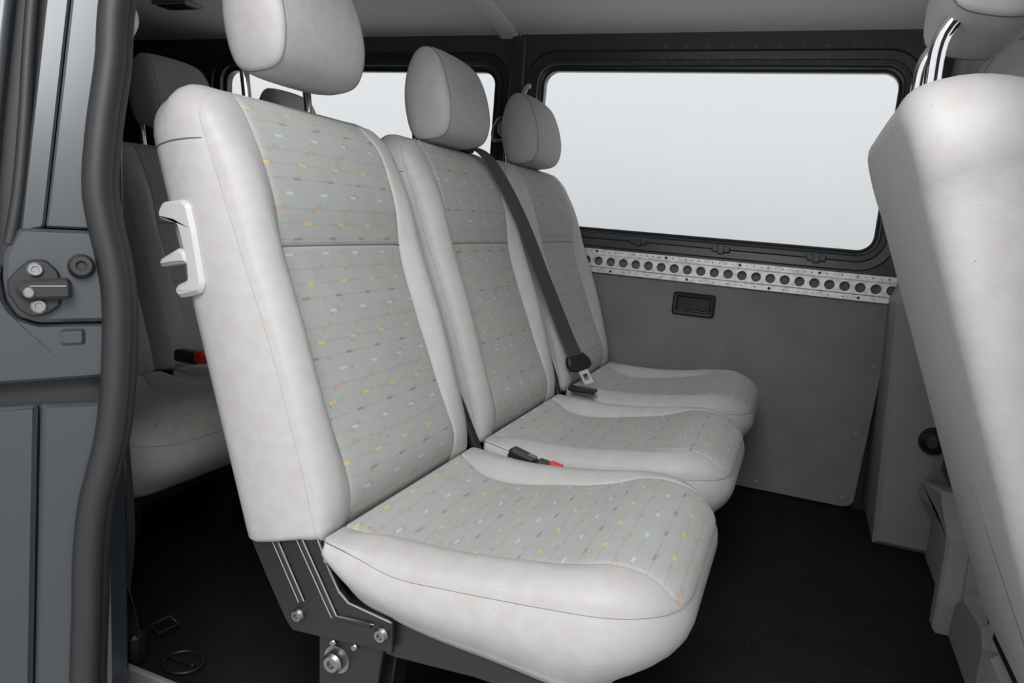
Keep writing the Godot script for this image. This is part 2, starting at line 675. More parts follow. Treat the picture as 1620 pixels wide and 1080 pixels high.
# backrest in its own axes: x forward, y up along the back, z across
func backrest_pad(l: float, thick: float, top_r := 0.05, rr := 0.042, top_rise := 0.0) -> Dictionary:
	var seam_h := [[0.0, -0.013], [0.12, -0.010], [0.28, -0.012], [0.38, -0.020], [0.49, -0.027], [0.6, -0.034]]
	var peak := [[0.0, -0.002], [0.05, 0.013], [0.12, 0.017], [0.24, 0.018], [0.39, 0.010], [0.47, 0.009], [0.56, -0.008], [0.6, -0.020]]
	var mid := [[0.0, -0.010], [0.02, -0.002], [0.05, 0.008], [0.1, 0.006], [0.15, 0.000], [0.2, -0.004], [0.25, -0.008], [0.3, -0.010], [0.35, -0.012], [0.39, -0.010], [0.45, 0.000], [0.5, 0.000], [0.55, -0.006], [0.6, -0.022]]
	var k := 0.605 / l
	var ins := [[0.0, 0.156], [0.03, 0.160], [0.1, 0.158], [0.2, 0.160], [0.35, 0.157], [0.5, 0.160], [0.56, 0.160], [0.6, 0.150]]
	return pad({
		"w": 0.225, "l": l, "r0": 0.02, "r1": top_r, "edge": 0.04, "core": -0.08, "seams": [0.392 / k],
		"to3": func(a: float, b: float, h: float) -> Vector3: return Vector3(h, b, a),
		"insert": func(b: float) -> float: return curve(ins, b * k),
		"drop": func(b: float) -> float: return curve(peak, b * k) - curve(seam_h, b * k),
		"height": func(a: float, b: float) -> float:
			var t: float = clampf((absf(a) - curve(ins, b * k)) / 0.030, 0.0, 1.0)
			t = sin(t * PI / 2)
			return lerpf(curve(mid, b * k) + 0.003 * (1.0 - pow(minf(absf(a) / 0.155, 1.0), 2.0)), curve(peak, b * k), t),
		"rings": range(16),
		"wall": func(i: int, _na: float, nb: float, _a: float, b: float, h0: float) -> Vector2:
			var up := clampf(nb, 0.0, 1.0)
			var hr: float = -thick + 0.012 * clampf(b * k / 0.6, 0.0, 1.0)
			var bulge: float = lerpf(0.007, 0.022, up * up)
			var rise: float = 0.16 * clampf(-nb, 0.0, 1.0) - top_rise * up
			if nb < -0.3:
				bulge = 0.002
			if i <= 9:
				var s := i / 9.0
				var hh := lerpf(h0, hr + rr, s)
				return Vector2(bulge * sin(PI * minf(s * 0.75 + 0.0, 1.0)) - (0.0012 if i == 0 else 0.0) - rise * (h0 - hh), hh)
			var an := PI / 2 * (i - 9) / 6.0
			var o0: float = bulge * sin(PI * 0.75)
			return Vector2(o0 - rise * (h0 - hr - rr) - rr * (1.0 - cos(an)), hr + rr - rr * sin(an)),
	})

# seat cushion in its own axes: x forward from the hinge, y up, z across
func cushion_pad() -> Dictionary:
	var seam_h := [[0.0, -0.006], [0.05, -0.014], [0.106, -0.026], [0.186, -0.022], [0.272, -0.014], [0.383, -0.004], [0.43, -0.005], [0.46, -0.008]]
	var mid := [[0.0, -0.002], [0.05, -0.021], [0.1, -0.025], [0.15, -0.020], [0.2, -0.010], [0.25, 0.000], [0.3, 0.013], [0.33, 0.024], [0.36, 0.032], [0.39, 0.033], [0.42, 0.030], [0.462, 0.020]]
	var bol := [[0.0, -0.002], [0.06, 0.000], [0.15, 0.002], [0.25, 0.014], [0.33, 0.029], [0.39, 0.034], [0.43, 0.029], [0.462, 0.020]]
	var low := [[0.0, -0.03], [0.02, -0.057], [0.05, -0.082], [0.107, -0.096], [0.267, -0.110], [0.46, -0.125]]
	var ins := [[0.0, 0.180], [0.02, 0.172], [0.05, 0.157], [0.1, 0.150], [0.2, 0.154], [0.25, 0.155], [0.3, 0.163], [0.33, 0.171], [0.37, 0.166], [0.42, 0.163], [0.46, 0.166]]
	return pad({
		"w": 0.232, "l": 0.462, "r0": 0.012, "r1": 0.12, "edge": 0.052, "core": -0.05, "seams": [],
		"to3": func(a: float, b: float, h: float) -> Vector3: return Vector3(b, h, a),
		"insert": func(b: float) -> float: return curve(ins, b),
		"drop": func(b: float) -> float: return curve(bol, b) - curve(seam_h, b),
		"height": func(a: float, b: float) -> float:
			var t: float = clampf((absf(a) - curve(ins, b)) / 0.035, 0.0, 1.0)
			t = sin(t * PI / 2)
			return lerpf(curve(mid, b), curve(bol, b), t),
		"rings": range(14),
		"wall": func(i: int, _na: float, nb: float, _a: float, b: float, h0: float) -> Vector2:
			var fr := clampf(nb, 0.0, 1.0)
			var s := i / 13.0
			var lo: float = curve(low, b)
			var out: float = lerpf(0.010, 0.014, fr) * sin(PI * minf(s * 1.1, 1.0)) - lerpf(0.018, 0.075, fr) * s * s
			if nb < -0.3:
				out = 0.0
			if i == 0:
				out = -0.001
			return Vector2(out, lerpf(h0, lo, s)),
	})

# headrest: side profile carried across, with domed ends
func headrest_meshes(hw := 0.098, dome := 0.020, k := 1.0) -> Dictionary:
	var prof := smooth_loop([Vector2(0.006, 0.008), Vector2(0.050, -0.004), Vector2(0.088, 0.006), Vector2(0.105, 0.05), Vector2(0.101, 0.110), Vector2(0.084, 0.166), Vector2(0.056, 0.194), Vector2(0.026, 0.188), Vector2(0.003, 0.142), Vector2(-0.006, 0.075)], 5)
	var c := Vector2(0.050, 0.094)
	var row := func(z: float, s: float, shrink: float) -> Array:
		var r := []
		for q in prof:
			var p: Vector2 = c + (q - c) * s
			var y: float = (p.y - 0.1) / 0.1
			var zz: float = z * (1.0 - (0.13 if y > 0.0 else 0.06) * y * y)
			r.append(Vector3(p.x * k - shrink, p.y * k, zz * k))
		return r
	var main := MB.new()
	var rows := []
	for i in 13:
		var z := lerpf(-hw, hw, i / 12.0)
		var f: float = pow(absf(z) / hw, 3.0)
		rows.append(row.call(z, 1.0 - 0.05 * f - (0.012 if i == 0 or i == 12 else 0.0), 0.0))
	main.grid(rows, Vector3(0, 0.1, 0), true)
	var out := {"main": main.commit(), "ends": [], "seams": []}
	for sg in [-1.0, 1.0]:
		var ends := MB.new()
		var seam := MB.new()
		var er := []
		for i in 9:
			var an := PI / 2 * i / 8.0
			er.append(row.call(sg * (hw + dome * sin(an)), (0.95 if i else 0.938) * maxf(pow(cos(an), 0.8), 0.01), 0.0))
		ends.grid(er, Vector3(0, 0.1, 0), true)
		seam.tube(row.call(sg * hw, 0.94, 0.0), 0.0009, 5, true)
		out.ends.append(ends.commit())
		out.seams.append(seam.commit())
	return out

var pads := {}

# one passenger seat; its origin stands on the floor under the hinge line
func make_seat(called: String, label: String, group: String, raise: float) -> Node3D:
	var t := thing(called, label, "seat", Vector3.ZERO, group)
	var tilt := deg_to_rad(19.267)
	var b := part(t, "backrest", pads.back.wall, M.vinyl, "", Vector3(0.005, 0.356, 0))
	b.rotation.z = tilt
	part(b, "bolster", pads.back.bolster, M.vinyl)
	part(b, "bolster", pads.back.bolster_far, M.vinyl)
	part(b, "cloth_insert", pads.back.cloth, M.cloth, "grey cloth with rows of coloured dashes")
	part(b, "seam", pads.back.seam, M.thread)
	part(b, "cross_seam", pads.back.cross, M.thread)
	for sg in [-1.0, 1.0]:
		var cap := MB.new()
		var pts := []
		for i in 15:
			var s := i / 14.0
			var x := lerpf(-0.036, -0.130, s)
			var out := 0.007 * sin(PI * 0.75 * clampf((x + 0.034) / -0.060, 0.0, 1.0))
			if x < -0.094:
				var sn := clampf((-0.094 - x) / 0.042, 0.0, 1.0)
				out -= 0.042 * (1.0 - sqrt(1.0 - sn * sn))
			pts.append(Vector3(x, 0.552 + 0.012 * sin(PI * s * 0.6), sg * (0.2252 + out)))
		cap.tube(pts, 0.0011, 5)
		part(b, "cap_seam", cap, M.thread)
	var cu := part(t, "cushion", pads.cush.wall, M.vinyl, "", Vector3(0, 0.37, 0))
	part(cu, "bolster", pads.cush.bolster, M.vinyl)
	part(cu, "bolster", pads.cush.bolster_far, M.vinyl)
	part(cu, "cloth_insert", pads.cush.cloth, M.cloth, "grey cloth with rows of coloured dashes")
	part(cu, "seam", pads.cush.seam, M.thread)
	# headrest on two chrome posts
	var up := Vector3(-sin(tilt), cos(tilt), 0)
	var fw := Vector3(cos(tilt), sin(tilt), 0)
	var foot := Vector3(0, 0.37, 0) + up * 0.60 - fw * 0.078
	var lean := deg_to_rad(9.0)
	var up2 := Vector3(-sin(lean), cos(lean), 0)
	var hb := foot + up2 * (0.022 + raise)
	var h := part(t, "headrest", pads.head.main, M.vinyl, "", hb)
	h.rotation.z = lean
	for k in 2:
		part(h, "end_panel", pads.head.ends[k], M.vinyl)
		part(h, "seam", pads.head.seams[k], M.thread)
	for z in [0.073, -0.073]:
		var mb := MB.new()
		mb.lathe(foot + Vector3(0, 0, z) - up2 * 0.05, up2, [[0.0, 0.0068], [0.13 + raise, 0.0068]], 16)
		part(t, "headrest_post", mb, M.chrome)
		mb = MB.new()
		mb.lathe(foot + Vector3(0, 0, z) - up2 * 0.012, up2, [[0.0, 0.013], [0.018, 0.013], [0.021, 0.010]], 16)
		part(t, "post_sleeve", mb, M.black_plastic)
	# steel frame under the cushion
	var fr := MB.new()
	fr.box(Vector3(0.16, 0.235, 0.17), Vector3(0.44, 0.04, 0.03))
	fr.box(Vector3(0.16, 0.235, -0.17), Vector3(0.44, 0.04, 0.03))
	fr.box(Vector3(0.36, 0.235, 0), Vector3(0.03, 0.03, 0.40))
	fr.box(Vector3(-0.04, 0.235, 0), Vector3(0.03, 0.03, 0.40))
	fr.box(Vector3(0.15, 0.262, 0), Vector3(0.36, 0.012, 0.38))
	part(t, "frame", fr, M.black_steel)
	for z in [0.15, -0.15]:
		var lg := MB.new()
		lg.extrude(v2([[-0.016, 0.225], [0.09, 0.225], [0.07, 0.0], [-0.005, 0.0]]), Vector3(0, 0, z - 0.02), Vector3.RIGHT, Vector3.UP, Vector3(0, 0, 0.04))
		part(t, "leg", lg, M.black_steel)
		lg = MB.new()
		lg.extrude(v2([[0.30, 0.225], [0.36, 0.225], [0.30, 0.0], [0.24, 0.0]]), Vector3(0, 0, z - 0.02), Vector3.RIGHT, Vector3.UP, Vector3(0, 0, 0.04))
		part(t, "leg", lg, M.black_steel)
	return t

func copy_seat(src: Node3D, at: Vector3, label: String, group: String, cloth: String) -> Node3D:
	var c: Node3D = src.duplicate()
	c.name = numbered(String(src.name).rstrip("_0123456789"))
	add_child(c)
	c.position = at
	c.set_meta("label", label)
	c.set_meta("group", group)
	for o in c.find_children("cloth_insert*", "MeshInstance3D", true, false):
		o.material_override = M[cloth]
	return c

# ------------------------------------------------------------------ the place
func _ready() -> void:
	# camera, surroundings, light
	var cam := Camera3D.new()
	cam.name = "camera"
	cam.fov = 50.6
	cam.near = 0.02
	add_child(cam)
	cam.transform = Transform3D(Basis(Vector3(0.92308657, 0.08094337, -0.37597787), Vector3(-0.13909094, 0.98169037, -0.13014503), Vector3(0.35855948, 0.17243024, 0.91744368)), Vector3(0, 0.8, 0))
	cam.current = true
	var we := WorldEnvironment.new()
	we.name = "surroundings"
	var env := Environment.new()
	env.background_mode = Environment.BG_COLOR
	env.background_color = lin(0.95, 0.955, 0.96)
	env.background_energy_multiplier = 1.0
	env.tonemap_mode = Environment.TONE_MAPPER_LINEAR
	env.tonemap_exposure = 1.0
	env.sdfgi_enabled = true
	env.ssao_enabled = true
	env.ssil_enabled = true
	we.environment = env
	add_child(we)
	# big softbox behind the photographer
	var key := AreaLight3D.new()
	key.name = "softbox_light"
	key.area_size = Vector2(1.0, 0.8)
	key.light_energy = 3.8
	key.light_color = Color(1.0, 1.0, 1.0)
	key.shadow_enabled = true
	add_child(key)
	key.look_at_from_position(Vector3(0.0, 1.90, 0.50), Vector3(-0.36, 0.55, -0.9))
	# wash light over the white studio backdrop beyond the far windows
	var wash := AreaLight3D.new()
	wash.name = "backdrop_light"
	wash.area_size = Vector2(9.0, 1.0)
	wash.light_energy = 4.3
	wash.light_color = Color(0.97, 0.99, 1.0)
	wash.shadow_enabled = true
	add_child(wash)
	wash.look_at_from_position(Vector3(-1.6, 3.3, -3.4), Vector3(-1.6, 0.9, -5.2))
	materials()
	pads.back = backrest_pad(0.62, 0.148)
	pads.cush = cushion_pad()
	pads.head = headrest_meshes()
	shell()
	far_wall()
	door_side()
	seats()
	front_seats()
	belts()
	small_things()
	softbox(key)

func softbox(key: AreaLight3D) -> void:
	var t := thing("studio_softbox", "rectangular white photo softbox on a stand beside the open side door", "softbox")
	t.transform = key.transform
	var mb := MB.new()
	var a := rrect(-0.52, 0.52, -0.42, 0.42, 0.03, 0.02, 3)
	var b := rrect(-0.2, 0.2, -0.2, 0.2, 0.03, 0.45, 3)
	mb.bands([a, b], Vector3(0, 0, 0.2))
	mb.fan(b, Vector3(0, 0, 0.2))
	part(t, "hood", mb, M.black_plastic)
	mb = MB.new()
	mb.box(Vector3(0, 0, 0.016), Vector3(1.02, 0.82, 0.006), 0.002)
	var m := mat("softbox_face", lin(0.8, 0.8, 0.8), 0.8)
	m.emission_enabled = true
	m.emission = Color(1, 0.99, 0.98)
	m.emission_energy_multiplier = 0.6
	part(t, "lamp_face", mb, m)
	mb = MB.new()
	var top: Vector3 = t.transform.affine_inverse() * (t.position + t.basis.z * 0.4)
	var foot: Vector3 = t.transform.affine_inverse() * Vector3((t.position + t.basis.z * 0.4).x, -0.45, (t.position + t.basis.z * 0.4).z)
	mb.tube([top, foot], 0.015, 10)
	part(t, "stand", mb, M.black_steel)

func shell() -> void:
	var mb := MB.new()
	mb.box(Vector3(-0.6, -0.02, -1.575), Vector3(4.6, 0.04, 1.57), 0.004)
	struct("floor", mb, M.floor_rubber, "black rubber cabin floor with dust and crumbs")
	mb = MB.new()
	mb.box(Vector3(-0.6, -0.47, -1.0), Vector3(14, 0.04, 14), 0.01)
	struct("ground", mb, M.studio_floor, "pale studio floor outside the van")
	mb = MB.new()
	mb.box(Vector3(-1.6, 1.4, -5.25), Vector3(13, 3.7, 0.06), 0.01)
	struct("studio_backdrop", mb, M.backdrop, "plain white studio backdrop beyond the far windows")
	mb = MB.new()
	mb.box(Vector3(-1.35, 0.008, -0.783), Vector3(3.0, 0.03, 0.012), 0.003)
	struct("trim_1", mb, M.trim_plastic, "grey edge strip along the floor at the door opening")
	mb = MB.new()
	mb.box(Vector3(-0.6, -0.2, -0.72), Vector3(4.6, 0.38, 0.12), 0.02)
	struct("door_sill", mb, M.paint, "dark painted sill below the door opening")
	# headliner: gently vaulted sheet with thickness, in a front and a rear panel
	for seg in [[-2.80, -1.035, "rear"], [-0.995, 1.7, "front"]]:
		mb = MB.new()
		var lo := []
		var hi := []
		for i in 2:
			var x: float = seg[i]
			var r := []
			var r2 := []
			for k in 25:
				var s := k / 24.0
				var z := lerpf(-2.345, -0.62, s)
				var y: float = 1.383 + 0.075 * pow(sin(PI * clampf(s, 0.0, 1.0)), 0.55)
				r.append(Vector3(x, y, z))
				r2.append(Vector3(x, y + 0.05, z))
			lo.append(r)
			hi.append(r2)
		var c := Vector3((seg[0] + seg[1]) / 2, 1.44, -1.48)
		mb.grid(lo, Vector3(c.x, 5.0, c.z))
		mb.grid(hi, Vector3(c.x, -5.0, c.z))
		mb.grid([lo[0], hi[0]], c)
		mb.grid([lo[1], hi[1]], c)
		var e0 := [[lo[0][0], lo[1][0]], [hi[0][0], hi[1][0]]]
		var e1 := [[lo[0][24], lo[1][24]], [hi[0][24], hi[1][24]]]
		mb.grid(e0, c)
		mb.grid(e1, c)
		var o := struct("ceiling", mb, M.headliner, "grey %s headliner panel" % seg[2])
		if seg[2] == "front":
			for x in [-0.692, -0.443, -0.237, 0.052]:
				var s := MB.new()
				s.lathe(Vector3(x, 1.402, -2.316), Vector3(0, -1, 0.35), [[0.0, 0.012], [0.003, 0.011], [0.006, 0.006]], 14, true)
				part(o, "clip", s, M.trim_plastic)
	# roof bow between the panels
	mb = MB.new()
	var rows := []
	for k in 25:
		var s := k / 24.0
		var z := lerpf(-2.34, -0.62, s)
		var y: float = 1.383 + 0.075 * pow(sin(PI * s), 0.55)
		rows.append([Vector3(-1.05, y + 0.004, z), Vector3(-1.048, y - 0.005, z), Vector3(-1.035, y - 0.011, z), Vector3(-0.995, y - 0.011, z), Vector3(-0.982, y - 0.005, z), Vector3(-0.98, y + 0.004, z)])
	mb.grid(rows, Vector3(-1.015, 5.0, -1.48))
	struct("trim_2", mb, M.headliner, "grey roof bow cover between the headliner panels")
	# rear end, right side wall behind the door, cab side
	mb = MB.new()
	mb.box(Vector3(-2.83, 0.72, -1.48), Vector3(0.06, 1.5, 1.8), 0.01)
	struct("wall_rear", mb, M.paint, "painted inside of the tailgate at the rear")
	mb = MB.new()
	mb.box(Vector3(-1.86, 0.72, -0.665), Vector3(1.96, 1.5, 0.05), 0.008)
	mb.box(Vector3(-1.84, 0.70, -0.71), Vector3(1.95, 1.38, 0.05), 0.012)
	struct("wall_right", mb, M.paint, "painted inner side wall behind the sliding door")
	mb = MB.new()
	mb.box(Vector3(0.96, 0.3, -0.63), Vector3(1.4, 0.95, 0.06), 0.01)
	mb.extrude(v2([[0.28, 0.3], [0.44, 0.3], [0.40, 1.45], [0.065, 1.45], [0.16, 0.934]]), Vector3(0, 0, -0.69), Vector3.RIGHT, Vector3.UP, Vector3(0, 0, 0.09), 0.015)
	struct("door_1", mb, M.paint, "closed front passenger door lining")
	mb = MB.new()
	mb.box(Vector3(1.68, 0.43, -1.48), Vector3(0.06, 0.96, 1.8), 0.02)
	mb.box(Vector3(1.22, 0.42, -2.33), Vector3(0.9, 0.92, 0.06), 0.02)
	struct("wall_front", mb, M.black_plastic, "dark dashboard wall of the cab")
	mb = MB.new()
	mb.box(Vector3(-0.6, 1.40, -0.63), Vector3(4.6, 0.1, 0.05), 0.02)
	struct("door_header", mb, M.paint, "dark painted rail above the door opening")

func window_frame(called: String, label: String, x0: float, x1: float, y0: float, y1: float, ox0: float, ox1: float, oy0: float, oy1: float) -> void:
	var mb := MB.new()
	var c := Vector3((x0 + x1) / 2, (y0 + y1) / 2, -2.6)
	var ring := func(off: float, z: float) -> Array:
		return rrect(x0 - off, x1 + off, y0 - off, y1 + off, 0.045 + off * 0.9, z, 8)
	var outer := rrect(ox0, ox1, oy0, oy1, 0.004, -2.335, 8)
	var rows := [rrect(ox0, ox1, oy0, oy1, 0.004, -2.40, 8), outer, ring.call(0.060, -2.335), ring.call(0.056, -2.343), ring.call(0.034, -2.345), ring.call(0.030, -2.338), ring.call(0.018, -2.338), ring.call(0.013, -2.352), ring.call(0.004, -2.355), ring.call(0.0, -2.358), ring.call(0.0, -2.385)]
	for r in rows.size() - 1:
		var cc := Vector3(c.x, c.y, -2.8)
		mb.grid([rows[r], rows[r + 1]], cc, true)
	var f := struct(called, mb, M.paint, label)
	mb = MB.new()
	mb.tube(ring.call(0.003, -2.356), 0.005, 8, true)
	part(f, "gasket", mb, M.rubber)
	mb = MB.new()
	var g := ring.call(0.006, -2.372) as Array
	var g2 := ring.call(0.006, -2.377) as Array
	mb.fan(g, Vector3(c.x, c.y, -3))
	mb.fan(g2, Vector3(c.x, c.y, 0))
	mb.grid([g, g2], Vector3(c.x, c.y, -2.374), true)
	part(f, "pane", mb, M.glass, "clear glass pane with white outside")

func far_wall() -> void:
	window_frame("window_1", "front side window in a dark painted frame", -0.882, 0.178, 0.778, 1.277, -0.965, 0.30, 0.70, 1.40)
	window_frame("window_2", "rear side window in a dark painted frame behind the seats", -2.232, -1.058, 0.778, 1.272, -2.80, -0.975, 0.70, 1.40)
	# spot welds on the ridges over the front window
	var mb := MB.new()
	for k in 10:
		for e in [[1.346, -2.335], [1.302, -2.3375]]:
			mb.lathe(Vector3(-0.49 + 0.067 * k + (0.004 if e[0] < 1.32 else 0.0), e[0], e[1]), Vector3(0, 0, 1), [[0.0, 0.0035], [0.0015, 0.002]], 8)
	var w := part(get_node("window_1"), "weld_dots", mb, M.steel)
	w.set_meta("kind", "stuff")
	for x in [-0.505, -0.245, 0.03]:
		mb = MB.new()
		mb.box(Vector3(x, 0.748, -2.338), Vector3(0.055, 0.020, 0.012), 0.003)
		mb.box(Vector3(x, 0.748, -2.331), Vector3(0.020, 0.028, 0.006), 0.002)
		part(get_node("window_1"), "frame_clip", mb, M.paint)
	# strip between the windows
	mb = MB.new()
	mb.extrude(v2([[-1.0, 0.72], [-0.94, 0.72], [-0.945, 1.38], [-0.995, 1.38]]), Vector3(0, 0, -2.34), Vector3.RIGHT, Vector3.UP, Vector3(0, 0, 0.018), 0.006)
	struct("trim_3", mb, M.paint, "dark painted pillar between the two side windows")
	# lower lining board
	mb = MB.new()
	mb.extrude(v2([[-2.8, 0.0], [0.205, 0.0], [0.228, 0.006], [0.240, 0.022], [0.264, 0.697], [-2.8, 0.697]]), Vector3(0, 0.004, -2.37), Vector3.RIGHT, Vector3.UP, Vector3(0, 0, 0.03), 0.003)
	var wl := struct("wall_left", mb, M.board, "grey lining board below the side windows")
	for q in [[0.233, 0.445], [0.214, 0.232], [0.206, 0.030], [-0.045, 0.030], [-0.30, 0.030], [-0.60, 0.030]]:
		mb = MB.new()
		mb.lathe(Vector3(q[0], q[1], -2.3405), Vector3(0, 0, 1), [[0.0, 0.009], [0.003, 0.008], [0.005, 0.004]], 14)
		mb.lathe(Vector3(q[0], q[1], -2.336), Vector3(0, 0, 1), [[0.0, 0.0028], [0.0018, 0.0024]], 8)
		part(wl, "screw", mb, M.trim_plastic)
	# body plate behind board and rail
	mb = MB.new()
	mb.box(Vector3(-1.2, 0.31, -2.42), Vector3(3.4, 0.74, 0.08), 0.01)
	struct("wall_left_body", mb, M.paint, "dark painted body side behind the lining board")
	rail()
	# pillar lining at the front end
	mb = MB.new()
	mb.extrude(v2([[0.277, 0.0], [0.80, 0.0], [0.80, 1.40], [0.30, 1.40], [0.285, 0.80], [0.238, 0.655]]), Vector3(0, 0, -2.36), Vector3.RIGHT, Vector3.UP, Vector3(0, 0, 0.26), 0.012)
	struct("trim_4", mb, M.trim_plastic, "grey moulded pillar lining beside the front window")
	mb = MB.new()
	mb.extrude(v2([[0.262, 0.0], [0.300, 0.0], [0.275, 0.66], [0.240, 0.66]]), Vector3(0, 0, -2.39), Vector3.RIGHT, Vector3.UP, Vector3(0, 0, 0.045), 0.006)
	struct("trim_5", mb, M.paint, "dark painted post between lining board and pillar lining")

# perforated lashing rail: three strips with real holes, in cells of one pitch
func rail() -> void:
	var t := thing("lashing_rail", "bare aluminium rail with a row of round holes under the front window", "rail", Vector3(0, 0, 0))
	var pitch := 0.0412
	var n := 40
	var x0 := 0.262 - pitch * n
	var cell := func(mb: MB, xa: float, xb: float, ya: float, yb: float, cx: float, cy: float, r: float, z: float, segs: int) -> void:
		var circ := []
		var sq := []
		for k in segs:
			var a := TAU * (k + 0.5) / segs
			var d := Vector2(cos(a), sin(a))
			circ.append(Vector3(cx + d.x * r, cy + d.y * r, z))
			var tx: float = ((xb - cx) / d.x) if d.x > 0 else ((xa - cx) / d.x)
			var ty: float = ((yb - cy) / d.y) if d.y > 0 else ((ya - cy) / d.y)
			var s := minf(tx, ty)
			sq.append(Vector3(cx + d.x * s, cy + d.y * s, z))
		# pull the nearest samples onto the corners
		for q in [Vector3(xa, ya, z), Vector3(xa, yb, z), Vector3(xb, ya, z), Vector3(xb, yb, z)]:
			var best := 0
			for k in segs:
				if sq[k].distance_to(q) < sq[best].distance_to(q):
					best = k
			sq[best] = q
		var back := []
		for q in circ:
			back.append(q + Vector3(0, 0, -0.0025))
		mb.grid([sq, circ], Vector3(cx, cy, z - 1.0), true)
		var st := mb.idx.size()
		mb.grid([circ, back], Vector3(cx, cy, z - 0.001), true)
		for k in range(st, mb.idx.size(), 3):
			var tmp := mb.idx[k + 1]
			mb.idx[k + 1] = mb.idx[k + 2]
			mb.idx[k + 2] = tmp
	var web := MB.new()
	var top := MB.new()
	var low := MB.new()
	var zf := -2.322
	for k in n:
		var xa := x0 + pitch * k
		var xb := xa + pitch
		var cx := (xa + xb) / 2
		cell.call(web, xa, xb, 0.6555, 0.6925, cx, 0.674, 0.0142, zf + 0.008, 28)
		for half in 2:
			var ha := xa + pitch / 2 * half
			var big := (k * 2 + half) % 11 == 3
			cell.call(top, ha, ha + pitch / 2, 0.696, 0.712, ha + pitch / 4, 0.7045, 0.0045 if big else (0.0022 if half == 0 else 0.0016), zf, 12)
		var bigl := k % 6 == 1
		cell.call(low, xa, xb, 0.636, 0.652, cx, 0.6435, 0.0045 if bigl else 0.002, zf, 12)
	# returns between the strips, and the rolled outer edges
	for e in [[web, 0.6925, 0.696, zf + 0.008, zf], [web, 0.652, 0.6555, zf, zf + 0.008]]:
		e[0].quad([Vector3(x0, e[1], e[3]), Vector3(0.262, e[1], e[3]), Vector3(0.262, e[2], e[4]), Vector3(x0, e[2], e[4])], Vector3(0, 0.674, -3))
	top.quad([Vector3(x0, 0.712, zf), Vector3(0.262, 0.712, zf), Vector3(0.262, 0.712, -2.345), Vector3(x0, 0.712, -2.345)], Vector3(0, 0.5, -2.33))
	low.quad([Vector3(x0, 0.636, zf), Vector3(0.262, 0.636, zf), Vector3(0.262, 0.636, -2.345), Vector3(x0, 0.636, -2.345)], Vector3(0, 0.9, -2.33))
	part(t, "web", web, M.aluminium)
	part(t, "upper_flange", top, M.aluminium)
	part(t, "lower_flange", low, M.aluminium)

# painted door surround on the near side, at the left of the picture
func jamb(y: float, z: float, lift := 0.0) -> Vector3:
	return Vector3(-0.80 - 0.8 * (z + 0.61) - 0.2 * (y - 0.7), y, z) + Vector3(0.7715, 0.1543, 0.6172) * lift

func jamb_plate(mb: MB, poly: Array, depth := 0.012, bev := 0.003, lift := 0.0) -> void:
	# polygon of [y, z] on the tilted surround
	var o := jamb(0, 0, lift - depth)
	mb.extrude(round_poly(v2(poly), 0.004), o, Vector3(-0.2, 1, 0), Vector3(-0.8, 0, 1), Vector3(0.7715, 0.1543, 0.6172) * depth, bev)

